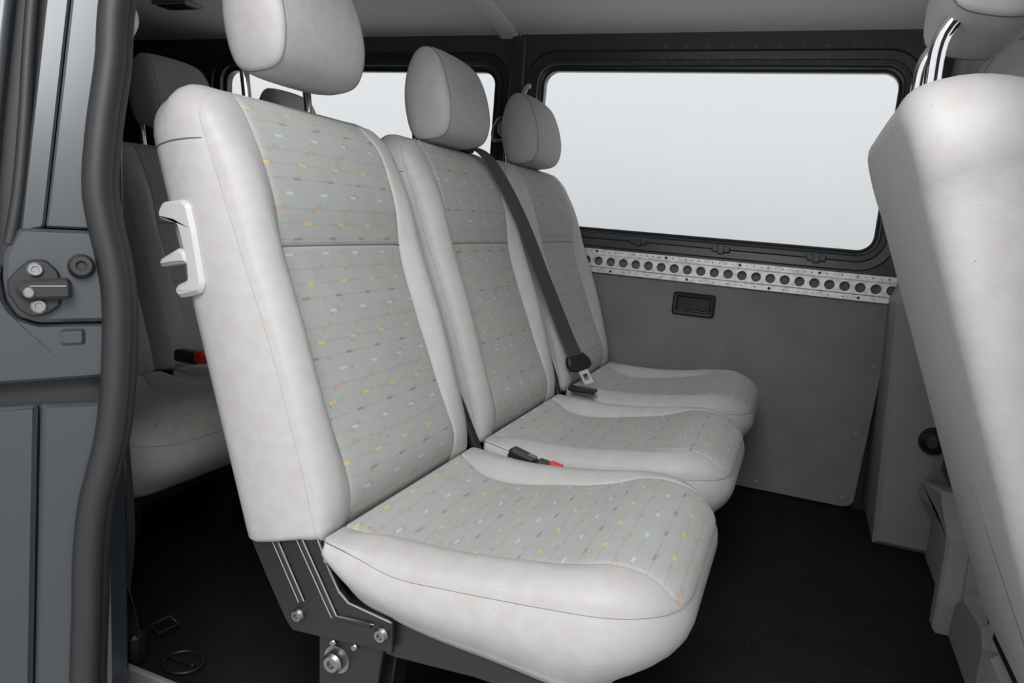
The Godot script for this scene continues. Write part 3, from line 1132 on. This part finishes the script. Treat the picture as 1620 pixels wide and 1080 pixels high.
func door_side() -> void:
	# body side outside, behind the surround
	var mb := MB.new()
	mb.box(Vector3(-1.9, 0.45, -0.60), Vector3(2.0, 1.9, 0.05), 0.01)
	struct("body_side", mb, M.paint, "dark blue grey painted body side behind the door")
	var t := thing("door_frame", "dark blue grey painted door surround with latch plate, at the left edge", "door frame")
	t.set_meta("kind", "structure")
	mb = MB.new()
	jamb_plate(mb, [[0.7338, -0.5669], [0.9040, -0.5985], [1.5171, -0.7109], [1.5134, -0.7301], [0.7654, -0.5913], [0.7412, -0.5869]], 0.02, 0.002)
	part(t, "upper_panel", mb, M.paint)
	mb = MB.new()
	jamb_plate(mb, [[0.7412, -0.5878], [0.7654, -0.5925], [1.5131, -0.7313], [1.5072, -0.7500], [1.0146, -0.6695], [0.9396, -0.6587], [0.8637, -0.6427], [0.7961, -0.6317], [0.7421, -0.6278]], 0.02, 0.002)
	part(t, "upper_panel", mb, M.paint)
	mb = MB.new()
	jamb_plate(mb, [[0.7389, -0.5674], [0.7401, -0.6438], [0.6333, -0.6373], [0.6313, -0.5701], [0.6384, -0.5560], [0.6568, -0.5497], [0.6815, -0.5491], [0.7095, -0.5533]], 0.024, 0.004, 0.004)
	part(t, "latch_panel", mb, M.paint)
	mb = MB.new()
	jamb_plate(mb, [[0.6974, -0.5129], [0.6984, -0.5501], [0.6814, -0.5465], [0.6547, -0.5468], [0.6364, -0.5540], [0.6284, -0.5698], [0.6304, -0.6370], [0.5671, -0.6307], [0.5649, -0.5947], [0.5600, -0.5020]], 0.02, 0.003)
	part(t, "middle_panel", mb, M.paint)
	mb = MB.new()
	jamb_plate(mb, [[0.6040, -0.5839], [0.6051, -0.6044], [0.6243, -0.6062], [0.6233, -0.5857]], 0.008, 0.003, 0.004)
	part(t, "pad", mb, M.paint)
	mb = MB.new()
	jamb_plate(mb, [[0.5331, -0.4998], [0.5353, -0.5589], [0.1508, -0.5114], [0.1437, -0.4688]], 0.02, 0.004)
	part(t, "lower_panel", mb, M.paint)
	mb = MB.new()
	jamb_plate(mb, [[0.5354, -0.5611], [0.5345, -0.6153], [0.4934, -0.6090], [0.4522, -0.5961], [0.4112, -0.5844], [0.3507, -0.5736], [0.2896, -0.5658], [0.1600, -0.5500], [0.1512, -0.5135]], 0.02, 0.004)
	part(t, "lower_panel", mb, M.paint)
	mb = MB.new()
	jamb_plate(mb, [[0.0988, -0.4488], [0.193, -0.560], [0.332, -0.580], [0.44, -0.596], [0.484, -0.612], [0.562, -0.624], [0.715, -0.643], [0.868, -0.660], [1.019, -0.678], [1.5, -0.732], [1.55, -0.56]], 0.02, 0.002, -0.022)
	part(t, "back_panel", mb, M.rubber)
	# edge of the opened sliding door, slid back over the body side
	var d := thing("door_2", "edge of the opened dark grey sliding door at the far left", "door")
	d.set_meta("kind", "structure")
	mb = MB.new()
	var rows := []
	for y in [0.08, 0.3, 0.5, 0.6, 0.7, 0.78, 0.86, 0.95, 1.05, 1.2, 1.4]:
		var zz: float = curve([[0.0636, -0.4786], [0.5510, -0.5250], [0.6983, -0.5475], [0.7897, -0.5615], [1.0009, -0.5986], [1.4719, -0.6831]], y)
		var row := []
		for k in 9:
			var a := PI * (k / 8.0) - PI * 0.15
			row.append(jamb(y, zz + 0.010, -0.004) + Vector3(sin(a) * 0.016 - 0.012, 0, -cos(a) * 0.012))
		row.append(jamb(y, zz + 0.10, -0.05))
		rows.append(row)
	mb.grid(rows, Vector3(-1.1, 0.6, -0.55))
	part(d, "door_edge", mb, M.paint)
	mb = MB.new()
	var g := []
	for y in [0.72, 0.78, 0.86, 0.95, 1.05, 1.2, 1.4]:
		var zz: float = curve([[0.6985, -0.5537], [0.7388, -0.5629], [1.0005, -0.6063], [1.4705, -0.6907]], y)
		g.append(jamb(y, zz, -0.004))
	mb.tube(smooth_path(g, 4), 0.007, 8)
	part(d, "door_seal", mb, M.rubber)
	# weather seal round the opening
	var pts := []
	for q in [[1.4327, -0.7636], [1.1818, -0.7084], [1.0153, -0.6729], [0.9400, -0.6610], [0.8643, -0.6457], [0.7960, -0.6347], [0.7519, -0.6338], [0.7066, -0.6362], [0.6620, -0.6360], [0.6084, -0.6307], [0.5471, -0.6221], [0.4931, -0.6119], [0.4514, -0.6004], [0.4110, -0.5892], [0.3501, -0.5785], [0.2889, -0.5711], [0.1966, -0.5591], [0.1007, -0.5486]]:
		pts.append(jamb(q[0], q[1], 0.006))
	var s := thing("weather_seal", "thick black rubber weather seal running down the door opening", "seal")
	mb = MB.new()
	mb.tube(smooth_path(pts, 6), 0.0165, 16)
	part(s, "bulb", mb, M.rubber)
	mb = MB.new()
	var p2 := []
	for q in pts:
		p2.append(q + Vector3(-0.009, 0, -0.015))
	mb.tube(smooth_path(p2, 6), 0.018, 12)
	part(s, "lip", mb, M.rubber)
	# latch striker
	var l := thing("latch_striker", "black latch striker with two torx screws on the door surround", "latch")
	mb = MB.new()
	jamb_plate(mb, [[0.7030, -0.5721], [0.7033, -0.5844], [0.6916, -0.5920], [0.6858, -0.5932], [0.6682, -0.5933], [0.6505, -0.5899], [0.6404, -0.5787], [0.6370, -0.5680], [0.6444, -0.5582], [0.6627, -0.5511], [0.6786, -0.5524], [0.6928, -0.5625]], 0.01, 0.002, 0.014)
	part(l, "base_plate", mb, M.black_steel)
	mb = MB.new()
	jamb_plate(mb, [[0.6769, -0.5611], [0.6802, -0.5736], [0.6830, -0.5998], [0.6763, -0.6018], [0.6606, -0.6003], [0.6585, -0.5958], [0.6575, -0.5681], [0.6611, -0.5606], [0.6689, -0.5577]], 0.012, 0.003, 0.025)
	part(l, "hook", mb, M.black_steel)
	mb = MB.new()
	jamb_plate(mb, [[0.6713, -0.5693], [0.6722, -0.5971], [0.6737, -0.5972], [0.6727, -0.5694]], 0.002, 0.0005, 0.0265)
	part(l, "slot_edge", mb, M.worn_edge)
	var nn := Vector3(0.7715, 0.1543, 0.6172)
	for q in [[0.6912, -0.5754], [0.6499, -0.5735]]:
		mb = MB.new()
		mb.lathe(jamb(q[0], q[1], 0.013), nn, [[0.0, 0.0085], [0.003, 0.0085], [0.0045, 0.0065], [0.0045, 0.0042], [0.0025, 0.0038]], 18)
		part(l, "screw", mb, M.steel)
	mb = MB.new()
	mb.lathe(jamb(0.6648, -0.5683, 0.024), nn, [[0.0, 0.006], [0.003, 0.006], [0.004, 0.0045]], 16)
	part(l, "pivot", mb, M.steel)
	# bump stop
	mb = MB.new()
	mb.lathe(jamb(0.6971, -0.6114, 0.0), nn, [[0.0, 0.015], [0.012, 0.0145], [0.018, 0.011], [0.018, 0.006], [0.014, 0.005]], 20)
	tag(part(self, "bump_stop", mb, M.rubber), "round black rubber bump stop beside the latch striker", "bump stop")

func seats() -> void:
	var grp := "middle row seats"
	var s1 := make_seat("passenger_seat", "pale grey middle row seat nearest the open door, with raised headrest", grp, 0.034)
	var s2p := make_seat("passenger_seat", "middle seat of the middle row, black seat belt over its far shoulder", grp, 0.0)
	s1.position = Vector3(-0.53, 0, -0.965)
	s2p.position = Vector3(-0.53, 0, -1.472)
	for o in s2p.find_children("cloth_insert*", "MeshInstance3D", true, false):
		o.material_override = M.cloth_b
	copy_seat(s2p, Vector3(-0.53, 0, -1.995), "middle row seat farthest from the door, beside the grey lining board", grp, "cloth_c")
	var grp2 := "rear row seats"
	var r1 := make_seat("passenger_seat", "rear row seat end in deep shade behind the weather seal", grp2, 0.055)
	r1.position = Vector3(-1.485, -0.03, -1.115)
	for o in r1.find_children("cloth_insert*", "MeshInstance3D", true, false):
		o.material_override = M.cloth_c
	copy_seat(r1, Vector3(-1.485, -0.03, -1.62), "centre rear row seat in deep shade, headrest left of the pale backrest", grp2, "cloth")
	copy_seat(r1, Vector3(-1.485, -0.03, -2.125), "rear row seat whose dark headrest stands against the rear side window", grp2, "cloth_b")
	# recline handle on the near backrest
	var b: Node = s1.get_node("backrest")
	var h := MB.new()
	h.extrude(round_poly(v2([[-0.129, 0.480], [-0.119, 0.489], [-0.081, 0.483], [-0.073, 0.474], [-0.074, 0.437], [-0.082, 0.368], [-0.092, 0.359], [-0.130, 0.361], [-0.136, 0.372], [-0.130, 0.378], [-0.108, 0.381], [-0.104, 0.402], [-0.102, 0.440], [-0.104, 0.458], [-0.117, 0.462], [-0.131, 0.470]]), 0.006), Vector3(0, 0, 0.214), Vector3.RIGHT, Vector3.UP, Vector3(0, 0, 0.026), 0.005)
	var hb := part(b, "handle_bezel", h, M.grey_plastic, "pale plastic recess for the recline lever")
	h = MB.new()
	h.extrude(round_poly(v2([[-0.146, 0.408], [-0.144, 0.417], [-0.106, 0.424], [-0.096, 0.417], [-0.098, 0.401], [-0.112, 0.404]]), 0.004), Vector3(0, 0, 0.205), Vector3.RIGHT, Vector3.UP, Vector3(0, 0, 0.038), 0.004)
	part(hb, "lever", h, M.grey_plastic)
	# steel side bracket with pressed ribs and bolts
	var pl := MB.new()
	var z := 0.212
	pl.extrude(v2([[-0.131, 0.36], [-0.121, 0.325], [-0.094, 0.279], [-0.062, 0.228], [-0.050, 0.215], [-0.002, 0.219], [0.055, 0.225], [0.108, 0.231], [0.106, 0.273], [0.097, 0.276], [0.039, 0.283], [0.024, 0.295], [0.005, 0.326], [-0.016, 0.375]]), Vector3(0, 0, z), Vector3.RIGHT, Vector3.UP, Vector3(0, 0, 0.008), 0.0015)
	var br := part(s1, "side_bracket", pl, M.black_steel, "black steel bracket under the backrest")
	var zz := z + 0.008
	for line in [[[-0.090, 0.355], [-0.034, 0.263]], [[-0.046, 0.360], [0.019, 0.257], [0.076, 0.262]]]:
		var pts := []
		for q in line:
			pts.append(Vector3(q[0], q[1], zz - 0.0005))
		var rb := MB.new()
		rb.tube(pts, 0.0045, 8)
		part(br, "rib", rb, M.black_steel)
		for sd in [-0.0042, 0.0042]:
			var ep := []
			for q in line:
				ep.append(Vector3(q[0] + sd, q[1] + sd * 0.5, zz + 0.002))
			var eb := MB.new()
			eb.tube(ep, 0.001, 5)
			part(br, "worn_rib_edge", eb, M.worn_edge)
	var ed := MB.new()
	ed.tube([Vector3(-0.018, 0.368, zz), Vector3(0.004, 0.3245, zz), Vector3(0.0235, 0.2935, zz), Vector3(0.039, 0.2815, zz), Vector3(0.104, 0.2735, zz)], 0.0012, 5)
	part(br, "worn_edge", ed, M.worn_edge)
	for q in [[-0.038, 0.243, 0.0095], [0.093, 0.254, 0.0105]]:
		var bo := MB.new()
		bo.lathe(Vector3(q[0], q[1], zz), Vector3(0, 0, 1), [[0.0, q[2]], [0.004, q[2]], [0.008, q[2] * 0.75], [0.008, q[2] * 0.42], [0.005, q[2] * 0.38]], 20)
		part(br, "bolt", bo, M.steel)
	for q in [[0.017, 0.221], [0.051, 0.225]]:
		var st := MB.new()
		st.lathe(Vector3(q[0], q[1] - 0.004, zz - 0.012), Vector3(0, 0.0, 1), [[0.0, 0.005], [0.012, 0.005], [0.014, 0.0035]], 12)
		part(br, "stud", st, M.steel)
	pl = MB.new()
	pl.extrude(v2([[-0.016, 0.223], [0.088, 0.228], [0.062, 0.0], [-0.006, 0.0]]), Vector3(0, 0, 0.196), Vector3.RIGHT, Vector3.UP, Vector3(0, 0, 0.01), 0.0015)
	part(s1, "floor_bracket", pl, M.black_steel)
	pl = MB.new()
	pl.lathe(Vector3(0.017, 0.186, 0.205), Vector3(0, 0, 1), [[0.0, 0.021], [0.004, 0.020], [0.004, 0.015], [0.014, 0.0145], [0.018, 0.011], [0.018, 0.006], [0.014, 0.005]], 22)
	part(s1, "pivot_bolt", pl, M.steel)
	pl = MB.new()
	pl.extrude(v2([[0.09, 0.272], [0.109, 0.272], [0.30, 0.252], [0.36, 0.25], [0.36, 0.225], [0.22, 0.226], [0.109, 0.217], [0.09, 0.217]]), Vector3(0, 0, 0.195), Vector3.RIGHT, Vector3.UP, Vector3(0, 0, 0.012), 0.0015)
	part(s1, "side_rail", pl, M.black_steel)

func front_seats() -> void:
	var wide := backrest_pad(0.690, 0.185, 0.05, 0.03, 0.33)
	var t := thing("front_seat", "large grey front seat seen from behind at the right edge", "seat", Vector3(0.515, 0, -0.97), "front seats")
	var tilt := deg_to_rad(22.7)
	var b := part(t, "backrest", wide.wall, M.vinyl, "", Vector3(-0.0174, 0.3215, 0))
	b.rotation.z = tilt
	part(b, "bolster", wide.bolster, M.vinyl)
	part(b, "bolster", wide.bolster_far, M.vinyl)
	part(b, "cloth_insert", wide.cloth, M.cloth)
	part(b, "seam", wide.seam, M.thread)
	# seam round the rear edge of the side
	var mb := MB.new()
	var up := Vector3(-sin(tilt), cos(tilt), 0)
	var fw := Vector3(cos(tilt), sin(tilt), 0)
	var foot := Vector3(0, 0.28, 0) + up * 0.733 - fw * 0.138
	for z in [0.06, -0.06]:
		mb = MB.new()
		var pts := [foot + Vector3(0, 0, z) - up * 0.05, foot + Vector3(0, 0, z), foot + Vector3(-0.006, 0.07, z), foot + Vector3(-0.003, 0.120, z), foot + Vector3(0.022, 0.155, z)]
		mb.tube(smooth_path(pts, 5), 0.0085, 14)
		part(t, "headrest_post", mb, M.chrome)
		mb = MB.new()
		mb.lathe(foot + Vector3(0, 0, z) - up * 0.014, up, [[0.0, 0.014], [0.02, 0.014], [0.023, 0.011]], 16)
		part(t, "post_sleeve", mb, M.black_plastic)
	var h := part(t, "headrest", pads.head.main, M.vinyl, "", foot + Vector3(-0.014, 0.134, 0))
	h.rotation.z = deg_to_rad(-8.0)
	for k in 2:
		part(h, "end_panel", pads.head.ends[k], M.vinyl)
		part(h, "seam", pads.head.seams[k], M.thread)
	# pedestal
	mb = MB.new()
	mb.box(Vector3(0.03, 0.125, 0.0), Vector3(0.44, 0.25, 0.40), 0.02)
	part(t, "pedestal", mb, M.trim_plastic)
	mb = MB.new()
	mb.box(Vector3(-0.09, 0.275, 0), Vector3(0.20, 0.06, 0.40), 0.012)
	part(t, "hinge_cover", mb, M.black_plastic)
	var cu := part(t, "cushion", pads.cush.wall, M.vinyl, "", Vector3(0.06, 0.40, 0))
	part(cu, "bolster", pads.cush.bolster, M.vinyl)
	part(cu, "bolster", pads.cush.bolster_far, M.vinyl)
	part(cu, "cloth_insert", pads.cush.cloth, M.cloth)
	copy_seat(t, Vector3(0.70, 0.02, -1.93), "front seat on the far side, only its dark headrest showing at the right edge", "front seats", "cloth_b")

func belts() -> void:
	# shoulder belt of the middle seat
	var t := thing("seat_belt", "black seat belt hanging from the middle seat's shoulder, with metal tongue", "seat belt")
	var c := smooth_path([Vector3(-0.83, 0.93, -1.575), Vector3(-0.785, 0.948, -1.58), Vector3(-0.735, 0.938, -1.588), Vector3(-0.695, 0.885, -1.615), Vector3(-0.648, 0.78, -1.667), Vector3(-0.592, 0.63, -1.725), Vector3(-0.535, 0.49, -1.772), Vector3(-0.505, 0.43, -1.79)], 8)
	var sides := []
	for i in c.size():
		var s := float(i) / (c.size() - 1)
		var d := Vector3(0.10, 0.0, -1.0).lerp(Vector3(0.55, 0.25, -0.8), s).normalized()
		sides.append(d * 0.0225)
	var mb := MB.new()
	mb.strap(c, sides, 0.0016)
	part(t, "webbing", mb, M.webbing)
	mb = MB.new()
	var p0: Vector3 = c[-1]
	var dn: Vector3 = (c[-1] - c[-6]).normalized()
	var sd: Vector3 = sides[-1].normalized()
	var nn := dn.cross(sd).normalized()
	mb.extrude(v2([[-0.026, -0.028], [0.026, -0.028], [0.035, -0.008], [0.034, 0.010], [0.020, 0.018], [-0.020, 0.018], [-0.034, 0.010], [-0.035, -0.008]]), p0 - nn * 0.008, sd, dn, nn * 0.016, 0.005)
	part(t, "tongue_grip", mb, M.black_plastic)
	mb = MB.new()
	var ring_o := []
	var ring_i := []
	for q in rrect(-0.0145, 0.0145, 0.012, 0.058, 0.005, 0.0, 4):
		ring_o.append(p0 + sd * q.x + dn * q.y)
	for q in rrect(-0.008, 0.008, 0.028, 0.047, 0.003, 0.0, 4):
		ring_i.append(p0 + sd * q.x + dn * q.y)
	var oo := []
	var ii := []
	for k in ring_o.size():
		oo.append(ring_o[k] + nn * 0.0025)
		ii.append(ring_i[k] + nn * 0.0025)
	mb.bands([ring_o, ring_i], p0 + nn * 0.5)
	mb.bands([oo, ii], p0 - nn * 0.5)
	mb.bands([ring_o, oo], p0 + dn * 0.035)
	part(t, "tongue", mb, M.bright_steel, "bright metal tongue")
	mb = MB.new()
	mb.box(Vector3(-0.795, 0.945, -1.575), Vector3(0.075, 0.03, 0.075), 0.01, Basis(Vector3(0, 0, 1), deg_to_rad(12)))
	part(t, "shoulder_guide", mb, M.black_plastic)
	# black pocket plate under the tongue, between the cushions
	mb = MB.new()
	mb.box(Vector3(-0.475, 0.378, -1.735), Vector3(0.07, 0.010, 0.032), 0.003)
	tag(part(self, "belt_slot", mb, M.black_plastic), "black belt slot plate between the two far cushions", "slot plate")
	# buckles between the near and the middle seat
	mb = MB.new()
	var k1 := thing("buckle", "black seat belt buckle in the gap between near and middle cushions", "buckle")
	mb.box(Vector3(-0.437, 0.350, -1.219), Vector3(0.055, 0.036, 0.026), 0.006, Basis(Vector3(0, 0, 1), deg_to_rad(-14)))
	part(k1, "housing", mb, M.black_plastic)
	mb = MB.new()
	mb.box(Vector3(-0.418, 0.360, -1.219), Vector3(0.018, 0.008, 0.016), 0.002, Basis(Vector3(0, 0, 1), deg_to_rad(-14)))
	part(k1, "slot_plate", mb, M.steel)
	var k2 := thing("buckle", "black seat belt buckle with red release button between the cushions", "buckle")
	mb = MB.new()
	mb.box(Vector3(-0.384, 0.340, -1.219), Vector3(0.052, 0.034, 0.026), 0.006, Basis(Vector3(0, 0, 1), deg_to_rad(-10)))
	part(k2, "housing", mb, M.black_plastic)
	mb = MB.new()
	mb.box(Vector3(-0.370, 0.352, -1.219), Vector3(0.026, 0.012, 0.018), 0.003, Basis(Vector3(0, 0, 1), deg_to_rad(-10)))
	part(k2, "release_button", mb, M.red_plastic, "red release button")
	# red-button buckle on the rear row
	var k3 := thing("buckle", "red buckle lying in shade on the rear row cushion", "buckle")
	mb = MB.new()
	mb.box(Vector3(-1.40, 0.383, -1.36), Vector3(0.075, 0.03, 0.035), 0.006)
	part(k3, "housing", mb, M.black_plastic)
	mb = MB.new()
	mb.box(Vector3(-1.355, 0.388, -1.36), Vector3(0.03, 0.03, 0.032), 0.004)
	part(k3, "release_button", mb, M.red_plastic, "red release button")
	# slack belt hanging inside the door surround
	var h := thing("hanging_belt", "slack black belt webbing hanging down behind the weather seal", "seat belt")
	var hp := smooth_path([Vector3(-0.96, 1.0, -0.735), Vector3(-0.95, 0.7, -0.75), Vector3(-0.95, 0.47, -0.772), Vector3(-0.95, 0.28, -0.788), Vector3(-0.95, 0.15, -0.802), Vector3(-0.955, 0.06, -0.808)], 8)
	var hs := []
	for i in hp.size():
		var s := float(i) / (hp.size() - 1)
		var a := lerpf(0.1, 1.35, smoothstep(0.55, 1.0, s))
		hs.append(Vector3(-sin(a), 0, -cos(a)) * 0.027)
	mb = MB.new()
	mb.strap(hp, hs, 0.0018)
	part(h, "webbing", mb, M.webbing)
	mb = MB.new()
	mb.box(Vector3(-0.965, 0.03, -0.815), Vector3(0.05, 0.06, 0.03), 0.008)
	part(h, "anchor", mb, M.black_plastic)
	mb = MB.new()
	mb.tube([Vector3(-0.985, 0.030, -0.872), Vector3(-0.985, 0.026, -0.915), Vector3(-0.965, 0.016, -0.915), Vector3(-0.965, 0.020, -0.872)], 0.0022, 6, true)
	part(h, "clip", mb, M.steel)

func small_things() -> void:
	# recessed pull in the lining board
	var t := thing("recessed_pull", "black recessed pull cup set in the grey lining board", "pull", Vector3(-0.306, 0.566, -2.339))
	var mb := MB.new()
	var rows := [rrect(-0.066, 0.066, -0.036, 0.036, 0.010, 0.0, 5), rrect(-0.066, 0.066, -0.036, 0.036, 0.010, 0.008, 5), rrect(-0.062, 0.062, -0.032, 0.032, 0.009, 0.011, 5), rrect(-0.054, 0.054, -0.024, 0.025, 0.007, 0.010, 5), rrect(-0.052, 0.052, -0.022, 0.023, 0.006, 0.002, 5)]
	for r in rows.size() - 1:
		mb.grid([rows[r], rows[r + 1]], Vector3(0, 0, -0.3), true)
	part(t, "bezel", mb, M.black_plastic)
	mb = MB.new()
	mb.extrude(v2([[-0.051, -0.019], [0.051, -0.019], [0.051, 0.022], [-0.051, 0.022]]), Vector3(0, 0, 0.0), Vector3.RIGHT, Vector3.UP, Vector3(0, 0, 0.005), 0.002)
	part(t, "flap", mb, M.black_plastic)
	# black bar standing between near and middle backrests
	mb = MB.new()
	mb.tube([Vector3(-0.592, 0.47, -1.214), Vector3(-0.570, 0.43, -1.216), Vector3(-0.53, 0.345, -1.222)], 0.011, 8)
	tag(part(self, "belt_stalk", mb, M.black_plastic), "black stalk in the gap between near and middle backrests", "stalk")
	mb = MB.new()
	mb.tube([Vector3(-0.60, 0.50, -1.735), Vector3(-0.545, 0.40, -1.715), Vector3(-0.53, 0.35, -1.715)], 0.008, 8)
	tag(part(self, "belt_stalk", mb, M.black_plastic), "short black stalk at the foot of the middle backrest", "stalk")
	# belt guide on the pillar
	var g := thing("belt_guide", "grey belt guide loop on the window pillar behind the far headrest", "belt guide", Vector3(-0.985, 1.08, -2.318))
	mb = MB.new()
	mb.lathe(Vector3.ZERO, Vector3(0, 0, 1), [[0.0, 0.030], [0.018, 0.030], [0.024, 0.024]], 20)
	part(g, "cover", mb, M.trim_plastic)
	mb = MB.new()
	mb.tube(smooth_loop([Vector3(-0.045, -0.01, 0.02), Vector3(-0.02, 0.03, 0.026), Vector3(0.02, 0.03, 0.026), Vector3(0.03, -0.02, 0.026), Vector3(-0.03, -0.04, 0.024)], 5), 0.0055, 8, true)
	part(g, "loop", mb, M.steel)
	mb = MB.new()
	mb.tube(smooth_path([Vector3(-0.935, 1.17, -2.318), Vector3(-0.930, 1.195, -2.305), Vector3(-0.918, 1.215, -2.298), Vector3(-0.910, 1.218, -2.305)], 4), 0.008, 8)
	tag(part(self, "coat_hook", mb, M.white_plastic), "small pale coat hook on the pillar between the windows", "hook")
	# ceiling lamp in the rear headliner
	var cl := thing("ceiling_lamp", "dark rectangular roof lamp, unlit, in the rear headliner", "lamp", Vector3(-2.16, 1.430, -2.04))
	mb = MB.new()
	mb.box(Vector3.ZERO, Vector3(0.16, 0.016, 0.085), 0.005)
	part(cl, "housing", mb, M.trim_plastic)
	mb = MB.new()
	mb.box(Vector3(0, -0.007, 0), Vector3(0.13, 0.010, 0.06), 0.003)
	part(cl, "lens", mb, M.black_plastic)
	# white rounded cap at the top of the near rear pillar
	mb = MB.new()
	mb.lathe(Vector3(-0.90, 1.018, -0.752), Vector3(0.4, 0.1, -1), [[0.0, 0.026], [0.008, 0.026], [0.016, 0.021], [0.021, 0.012], [0.023, 0.003]], 20, true)
	tag(part(self, "belt_height_knob", mb, M.white_plastic), "pale rounded knob peeking out behind the weather seal, top left", "knob")
	# floor ring
	var fr := thing("floor_anchor", "dark round floor anchor ring at the lower left", "anchor ring", Vector3(-0.885, 0.0, -0.85))
	mb = MB.new()
	var ring := []
	for k in 28:
		var a := TAU * k / 28
		ring.append(Vector3(cos(a) * 0.034, 0.004, sin(a) * 0.030))
	mb.tube(ring, 0.004, 8, true)
	part(fr, "ring", mb, M.black_steel)
	mb = MB.new()
	mb.lathe(Vector3(0, 0.0, 0), Vector3.UP, [[0.0, 0.027], [0.002, 0.027], [0.003, 0.02]], 20)
	part(fr, "plug", mb, M.black_plastic)
	mb = MB.new()
	mb.box(Vector3(0, 0.006, 0), Vector3(0.05, 0.006, 0.010), 0.002)
	part(fr, "bar", mb, M.black_steel)
	# base covers at the far front
	var c := thing("seat_base_cover", "grey moulded seat base cover with angled recess, beside the pillar lining", "cover", Vector3(0.36, 0, 0))
	var u := Vector3(0, 0, 1)
	mb = MB.new()
	var outer := [[-2.08, 0.0], [-1.668, 0.0], [-1.690, 0.205], [-1.83, 0.262], [-2.08, 0.21]]
	mb.extrude(v2(outer), Vector3(0.14, 0, 0), u, Vector3.UP, Vector3(-0.10, 0, 0), 0.006)
	part(c, "body", mb, M.trim_plastic)
	mb = MB.new()
	mb.extrude(v2([[-2.08, 0.21], [-1.83, 0.262], [-1.690, 0.205], [-1.668, 0.0], [-1.715, 0.0], [-1.735, 0.165], [-1.84, 0.205], [-2.05, 0.165], [-2.08, 0.165]]), Vector3(0.042, 0, 0), u, Vector3.UP, Vector3(-0.042, 0, 0), 0.006)
	part(c, "rim", mb, M.trim_plastic)
	mb = MB.new()
	mb.box(Vector3(0.06, 0.288, -1.95), Vector3(0.07, 0.06, 0.12), 0.006)
	tag(part(self, "black_clip", mb, M.black_plastic, "", Vector3(0.36, 0, 0)), "small black plastic block on top of the seat base cover", "block")
	var c2 := thing("rail_cover", "low grey plastic cover with chamfered corners on the floor at lower right", "cover", Vector3(0.385, 0, 0))
	mb = MB.new()
	mb.extrude(v2([[-1.66, 0.0], [-1.40, 0.0], [-1.40, 0.12], [-1.44, 0.15], [-1.60, 0.13], [-1.65, 0.09]]), Vector3(0.3, 0, 0), u, Vector3.UP, Vector3(-0.3, 0, 0), 0.012)
	part(c2, "body", mb, M.trim_plastic)
	# dark knob on the pillar lining
	mb = MB.new()
	mb.lathe(Vector3(0.375, 0.312, -2.10), Vector3(-0.25, 0.0, 1), [[0.0, 0.036], [0.02, 0.034], [0.035, 0.026], [0.04, 0.012]], 20, true)
	tag(part(self, "belt_outlet", mb, M.black_plastic), "black rounded belt outlet on the grey pillar lining", "belt outlet")
